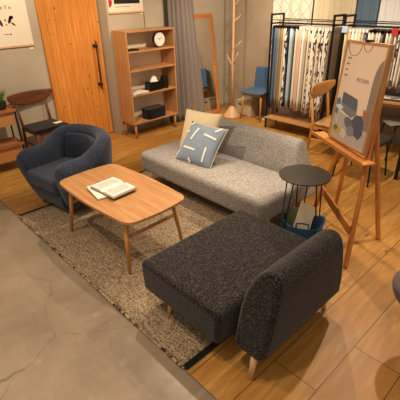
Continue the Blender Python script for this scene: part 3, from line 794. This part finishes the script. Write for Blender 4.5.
rk1 = rack(-3.66, -2.70, 'black metal rack with pale base shelf hung with fabric samples, left of the two')
rk2 = rack(-2.575, -.75, 'black metal rack hung with fabric samples behind the easel poster')
cols1 = ['navy', 'slate', 'slate', 'taupe', 'taupe', 'beige', 'mono', 'navy', 'sky', 'sky', 'navy', 'cream', 'pink', 'pink', 'white', 'stone', 'cream', 'leaf', 'white', 'mono', 'cream', 'leaf', 'mono', 'white', 'mono', 'taupe']
cols2 = ['sand', 'beige', 'white', 'white', 'cream', 'stone', 'dots', 'white', 'terra', 'cream', 'white', 'dark', 'white', 'cream', 'white', 'mono', 'white', 'white', 'grey', 'pink', 'terra', 'mono', 'white', 'cream', 'leaf', 'white', 'sky', 'slate', 'white']
DESC = dict(navy='dark navy', slate='slate blue', taupe='taupe brown', beige='beige', cream='cream', white='white', sky='pale sky blue', pink='dusty pink', grey='grey', dark='black',
            sand='sand', stone='stone grey', mono='black and white spotted', leaf='dark leaf print', dots='navy dotted', terra='rust red print')
def sample(seed, H_, W_):
    r = random.Random(seed); bm = B(); ph = r.random()*6; am = .003+.004*r.random()
    def f(u, v): return (am*math.sin(u*7+ph)*(1-v*.7)+.006*(1-v)*math.sin(ph*3), -W_/2+W_*u, -H_*(1-v))
    grid(bm, 9, 8, f); return bm
meshes = {}
seen = set()
def hang(cols, X0, X1, rk, rackname):
    n = len(cols); step = (X1-X0)/n; cnt = {}
    tot = {c: cols.count(c) for c in cols}
    for i, c in enumerate(cols):
        r = random.Random(i*13+int(X0*100)); x = X0+step*(i+.5); Hh = 1.10+r.uniform(-.05, .05)
        if x > -2.2: Hh = .58+r.uniform(-.02, .03)
        t = thing('fabric_sample', '', 'fabric sample', (x, 4.99, 1.498), R(r.uniform(-4, 4)), 'fabric samples on the '+rackname)
        cnt[c] = cnt.get(c, 0)+1
        o = obj('cloth', sample(i+int(X0*50), Hh, .27), SAMP[c], t, True, solid=.012); o.location.z = -.045
        o2 = obj('hanger_clip', bb(B(), -.012, .012, -.12, .12, -.052, -.016), M['blackp'] if (i < 12 and X0 < -3) or 6 < i < 22 and X0 > -3 else M['white'], t)
        o3 = obj('hook', tube(B(), [(0, 0, -.02), (0, .0, .0), (0, .012, .018), (0, .0, .028), (0, -.012, .02)], .0025, 5), M['chrome'], t, True)
        nb = cols[i-1] if i else None; nx = cols[i+1] if i+1 < n else None
        if tot[c] == 1: lb = f'{DESC[c]} fabric sample on the {rackname}'
        elif nb and nx: lb = f'{DESC[c]} sample between {DESC[nb]} and {DESC[nx]} ones, {rackname}'
        else: lb = f'{DESC[c]} sample at the {"right" if nb else "left"} end of the {rackname}'
        if lb in seen: print('DUP', lb)
        seen.add(lb)
        t['label'] = lb
    return
hang(cols1, -3.645, -2.72, rk1, 'left rack')
hang(cols2, -2.55, -1.32, rk2, 'right rack')
for x, c, lb in ((-2.54, '#a9c0dc', 'pale blue tag card clipped to the left post of the right rack'), (-1.93, '#b52b2b', 'red tag card on the rail of the right rack')):
    tag(obj('tag_card', bb(B(), x-.035, x+.035, 4.834, 4.838, 1.44, 1.515), plain('card'+c, c, .6)), lb, 'card')
# wall curtains behind the racks
def wall_drape(X0, X1, mat, label, ph, zb=.45):
    bm = B(); n = int((X1-X0)/.012)
    def f(u, v):
        x = X0+(X1-X0)*u; return (x, 5.37+.018*math.sin(x*38+ph)+.006*math.sin(x*83), zb+(2.4-zb)*v)
    grid(bm, n, 6, f); o = obj('fabric_drape', bm, mat, None, True, solid=.004); tag(o, label, 'curtain', None)
wall_drape(-4.03, -3.34, M['diamond'], 'white drape with diamond lines on the back wall behind the left rack', 0)
wall_drape(-3.33, -2.70, plain('cream drape', '#cfc2a6', .9), 'cream drape between the diamond and blue drapes on the back wall', 1)
wall_drape(-2.69, -2.40, plain('slate drape', '#54697e', .9), 'slate blue drape on the back wall behind the right rack', 2, .95)
wall_drape(-2.39, -1.2, plain('pale drape', '#c9ccce', .9), 'pale grey drape at the right end of the back wall', 3, .95)
# ---------------------------------------------------------------- wooden chairs
def wood_chair(name, label, loc, rz, wm, wz, seatmat, seatlabel, hh, wide, seat_w=.46, cord=False, bh=.11):
    t = thing(name, label, 'chair', loc, rz); sw = seat_w
    for sx in (-1, 1):
        bm = B(); rod(bm, (sx*(sw/2-.02), -.20, 0), (sx*(sw/2-.035), -.18, .42), .013, .018); obj('leg', bm, M[wz], t, True)
        bm = B(); tube(bm, [(sx*(sw/2-.03), .235, 0), (sx*(sw/2-.035), .195, .43), (sx*(sw/2-.03), .26, hh-.05)], [.013, .019, .012], 12); obj('leg', bm, M[wz], t, True)
    bm = B(); z = .395
    for yy in (-.18, .19): bb(bm, -sw/2+.04, sw/2-.04, yy-.011, yy+.011, z-.025, z+.02)
    for xx in (-1, 1): bb(bm, xx*(sw/2-.04)-.01, xx*(sw/2-.04)+.01, -.18, .19, z-.025, z+.02); bb(bm, xx*(sw/2-.03)-.008, xx*(sw/2-.03)+.008, -.19, .215, .21, .235)
    obj('seat_frame', bm, M[wm], t, bevel=.003)
    bm = B(); prism(bm, [(-sw/2, -.215), (sw/2, -.215), (sw/2-.02, .175), (-sw/2+.02, .175)], .416, .452 if not cord else .44)
    o = obj('seat', bm, M[seatmat], t, bevel=.014); 
    if seatlabel: o['label'] = seatlabel
    bm = B(); n = 24
    def f(u, v):
        a = 2*u-1; hgt = bh*(1-.55*abs(a)**3); 
        return (a*wide/2, .262-.055*a*a, hh-hgt*.5+.03*0+(v-.5)*hgt*(1 if v < .5 else 1)+(.012*(1-a*a) if v > .5 else -.02*(1-a*a)))
    grid(bm, n, 5, f); obj('backrest', bm, M[wm], t, solid=.02, sub=1)
    return t
wood_chair('dining_chair', 'walnut dining chair with curved backrest and black seat against the left wall', (-4.965, 1.885, 0), R(94), 'walnut', 'walnut_z', 'black_f', 'black upholstered seat', .83, .61, bh=.135)
tag(obj('price_card', box(B(), (-4.90, 2.04, .4545), (.07, .10, .004), Matrix.Rotation(R(10), 4, 'Z')), M['white']), 'white price card lying on the black seat of the walnut chair', 'card')
wood_chair('dining_chair', 'beech dining chair with woven cord seat in front of the racks', (-2.33, 4.53, 0), R(95), 'beech_x', 'beech', 'cord', 'woven cord seat', 0.88, .66, .50, True, .15)
# ---------------------------------------------------------------- dining area at the right
dt = thing('dining_table', 'oak table with black legs at the right edge behind the easel', 'table', (-2.12, 4.72, 0), R(12))
obj('tabletop', bb(B(), 0, 1.1, 0, .48, .69, .72), M['oak'], dt, bevel=.004)
obj('apron', bb(B(), .08, 1.02, .05, .43, .645, .689), M['oak'], dt)
for x in (.045, 1.055):
    for y in (.045, .435): obj('leg', bar(B(), (x, y, 0), (x, y, .689), .05, .05, (0, 1, 0)), M['black'], dt)
tl = [('sample_book', 'dark grey sample book lying open on the oak table', M['greyp'], .10, .62, .30, .46, .015), ('sample_book', 'dark grey sample mat at the near edge of the oak table', M['greyp'], .10, .72, .03, .12, .008)]
for nm, lb, mt, x0_, x1_, y0_, y1_, hh_ in tl:
    o = obj(nm, bb(B(), x0_, x1_, y0_, y1_, .0005, hh_), mt, bevel=.002); o.location = (-2.12, 4.72, .72); o.rotation_euler.z = R(12); tag(o, lb, 'book')
o = obj('paper_sheet', bb(B(), .12, .46, .135, .29, .0005, .004), M['white']); o.location = (-2.12, 4.72, .72); o.rotation_euler.z = R(12); tag(o, 'white paper sheet between two grey sample books on the oak table', 'paper')
o = obj('pen', rod(B(), (.30, .15, .010), (.44, .26, .010), .005), M['black'], None, True); o.location = (-2.12, 4.72, .72); o.rotation_euler.z = R(12); tag(o, 'black pen lying on the white paper on the oak table', 'pen')
shell_chair('dining_chair', 'taupe shell chair with black metal legs tucked under the oak table', M['taupe_f'], M['black'], (-1.72, 5.06, 0), R(-45), True, hh=.62)
# near black chair: feet at the measured spots
bc = thing('dining_chair', 'black seated metal-legged chair with wooden backrest behind the easel', 'chair', (-1.735, 4.12, 0), R(180))
for x, y in ((-.21, -.22), (.21, -.22), (-.21, .22), (.21, .22)):
    bm = B(); tube(bm, [(x, y, .004), (x*.82, y*.8, .43)], .010); obj('leg', bm, M['black'], bc, True)
bm = B(); prism(bm, super_ell(.44, .44, 4, 40), .43, .475); obj('seat', bm, M['black_f'], bc, bevel=.012)
# bench with thick leg at the frame edge
bn = thing('bench', 'black bench with square legs cut off by the right edge of the photo', 'bench', (-1.40, 4.32, 0), R(10))
obj('bench_top', bb(B(), -.03, 1.1, -.03, .33, .40, .44), M['black'], bn, bevel=.004)
for x in (0, 1.05):
    for y in (0, .30): obj('leg', bar(B(), (x, y, 0), (x, y, .399), .036, .036, (0, 1, 0)), M['black'], bn)
# mauve tub stool at the right edge
ms = thing('stool', 'mauve grey upholstered round stool cut off by the right edge, near the charcoal chair', 'stool', (-.345, 2.055, 0))
bm = B(); lathe(bm, [(.001, .29), (.09, .29), (.14, .305), (.185, .36), (.20, .41), (.20, .43), (.185, .447), (.10, .455), (.001, .456)], 48); obj('seat', bm, M['mauve_f'], ms, sub=1)
obj('leg', lathe(B(), [(.001, 0), (.04, 0), (.04, .012), (.03, .03), (.028, .285), (.001, .289)], 28), M['black'], ms)
# ---------------------------------------------------------------- rattan cabinet and plant
rc = thing('rattan_shelf', 'two-tier rattan basket shelf on a black frame at the left edge', 'shelf', (-4.95, 1.17, 0))
for x in (-.13, .13):
    for y in (-.36, .345):
        obj('post', bar(B(), (x, y, 0), (x, y, .77), .016, .016, (0, 1, 0)), M['black'], rc)
for z0_, z1_ in ((.56, .72), (.13, .31)):
    t_ = obj('basket', bb(B(), -.118, .118, -.345, .33, z0_, z1_), M['rattan'], rc, bevel=.004)
    bm = B(); bb(bm, -.145, .145, -.38, .36, z1_+.001, z1_+.018)
    bb(bm, -.145, .145, .345, .36, z1_+.018, z1_+.035); bb(bm, -.145, .145, -.38, -.365, z1_+.018, z1_+.035); bb(bm, -.145, -.13, -.365, .345, z1_+.018, z1_+.035); bb(bm, .13, .145, -.365, .345, z1_+.018, z1_+.035)
    o = obj('wooden_tray', bm, wood('tray wood', '#8a5331', '#b57c50', 1), t_)
pt = thing('potted_plant', 'green spiky aloe in a dark pot on the rattan shelf', 'plant', (-4.95, 1.415, .7395))
bm = B(); lathe(bm, [(.001, 0), (.05, 0), (.062, .02), (.07, .09), (.064, .09), (.06, .08), (.001, .078)], 28); obj('pot', bm, plain('dark pot', '#2a2320', .6), pt)
leafm = plain('aloe leaf', '#4f7a3a', .45)
for k in range(13):
    a = k*2.4; sp = .07+.04*((k*37) % 5)/5; L = .13+.07*((k*53) % 7)/7; bm = B()
    pts = [Vector((.02*math.cos(a), .02*math.sin(a), .07))+Vector((sp*math.cos(a)*t**1.3, sp*math.sin(a)*t**1.3, L*t)) for t in [j/6 for j in range(7)]]
    tube(bm, pts, [.012, .013, .012, .010, .007, .004, .001], 6); obj('leaf', bm, leafm, pt, True)
# ---------------------------------------------------------------- lights
def spot(loc, tgt, e, col=(1, .76, .53), size=70, blend=.6, r=.03):
    l = bpy.data.lights.new('spot', 'SPOT'); l.energy = e; l.color = col; l.spot_size = R(size); l.spot_blend = blend; l.shadow_soft_size = r
    o = bpy.data.objects.new('ceiling_and_fill_spot', l); C.objects.link(o); o.location = loc
    o.rotation_euler = (Vector(tgt)-Vector(loc)).to_track_quat('-Z', 'Y').to_euler(); return o
K = 1.0
spot((-3.0, 2.6, 2.8), (-2.5, 1.4, .3), 118)
spot((-2.4, 3.6, 2.8), (-1.3, 1.6, .2), 110)
spot((-1.3, 3.9, 2.8), (-.6, 1.9, 0), 125)
spot((-2.6, 3.3, 2.7), (-5.0, 3.5, .7), 120, size=60)
spot((-3.6, .9, 2.8), (-2.9, 2.7, .5), 95, size=42)  # added fill from the front, brightens the cream pillow and the sofa
spot((-2.6, 3.6, 2.8), (-4.5, 5.1, 1.0), 110)
spot((-3.9, 3.4, 2.8), (-4.3, 5.3, 1.0), 60)
spot((-3.0, 3.5, 2.8), (-3.2, 5.1, .9), 100, size=80)
spot((-1.8, 3.3, 2.8), (-1.6, 4.8, .8), 120, size=80)
spot((-3.5, 1.7, 2.8), (-5.3, 2.0, 1.2), 130, size=90)
spot((-2.1, 1.1, 2.8), (-1.4, 2.8, 1.15), 60, size=38)  # added fill spot that lifts the poster on the easel
spot((-2.9, .2, 2.8), (-2.0, .4, 0), 60, size=90)
spot((-1.2, .6, 2.8), (-1.2, .0, 0), 50, size=90)
w = bpy.data.worlds.new('World'); bpy.context.scene.world = w; w.use_nodes = True
w.node_tree.nodes['Background'].inputs[0].default_value = (1, .80, .60, 1); w.node_tree.nodes['Background'].inputs[1].default_value = .35
# ---------------------------------------------------------------- camera
P, RO, A, HC = R(28.0), R(-1.36), R(42.85), 1.9
fwv = Vector((0, math.cos(P), -math.sin(P))); rt0 = Vector((1, 0, 0)); up0 = rt0.cross(fwv)
rtv = rt0*math.cos(RO)+up0*math.sin(RO); upv = up0*math.cos(RO)-rt0*math.sin(RO)
def Wd(p): return Vector((p.x*math.sin(A)-p.y*math.cos(A), p.x*math.cos(A)+p.y*math.sin(A), p.z))
m = Matrix((Wd(rtv), Wd(upv), -Wd(fwv))).transposed().to_4x4(); m.translation = (0, 0, HC)
cam = bpy.data.cameras.new('Camera'); co = bpy.data.objects.new('Camera', cam); C.objects.link(co); co.matrix_world = m
cam.sensor_width = 36; cam.lens = 36*388/400; cam.clip_start = .05
sc = bpy.context.scene; sc.camera = co
sc.view_settings.view_transform = 'Standard'; sc.view_settings.look = 'None'; sc.view_settings.gamma = 1; sc.view_settings.exposure = .62
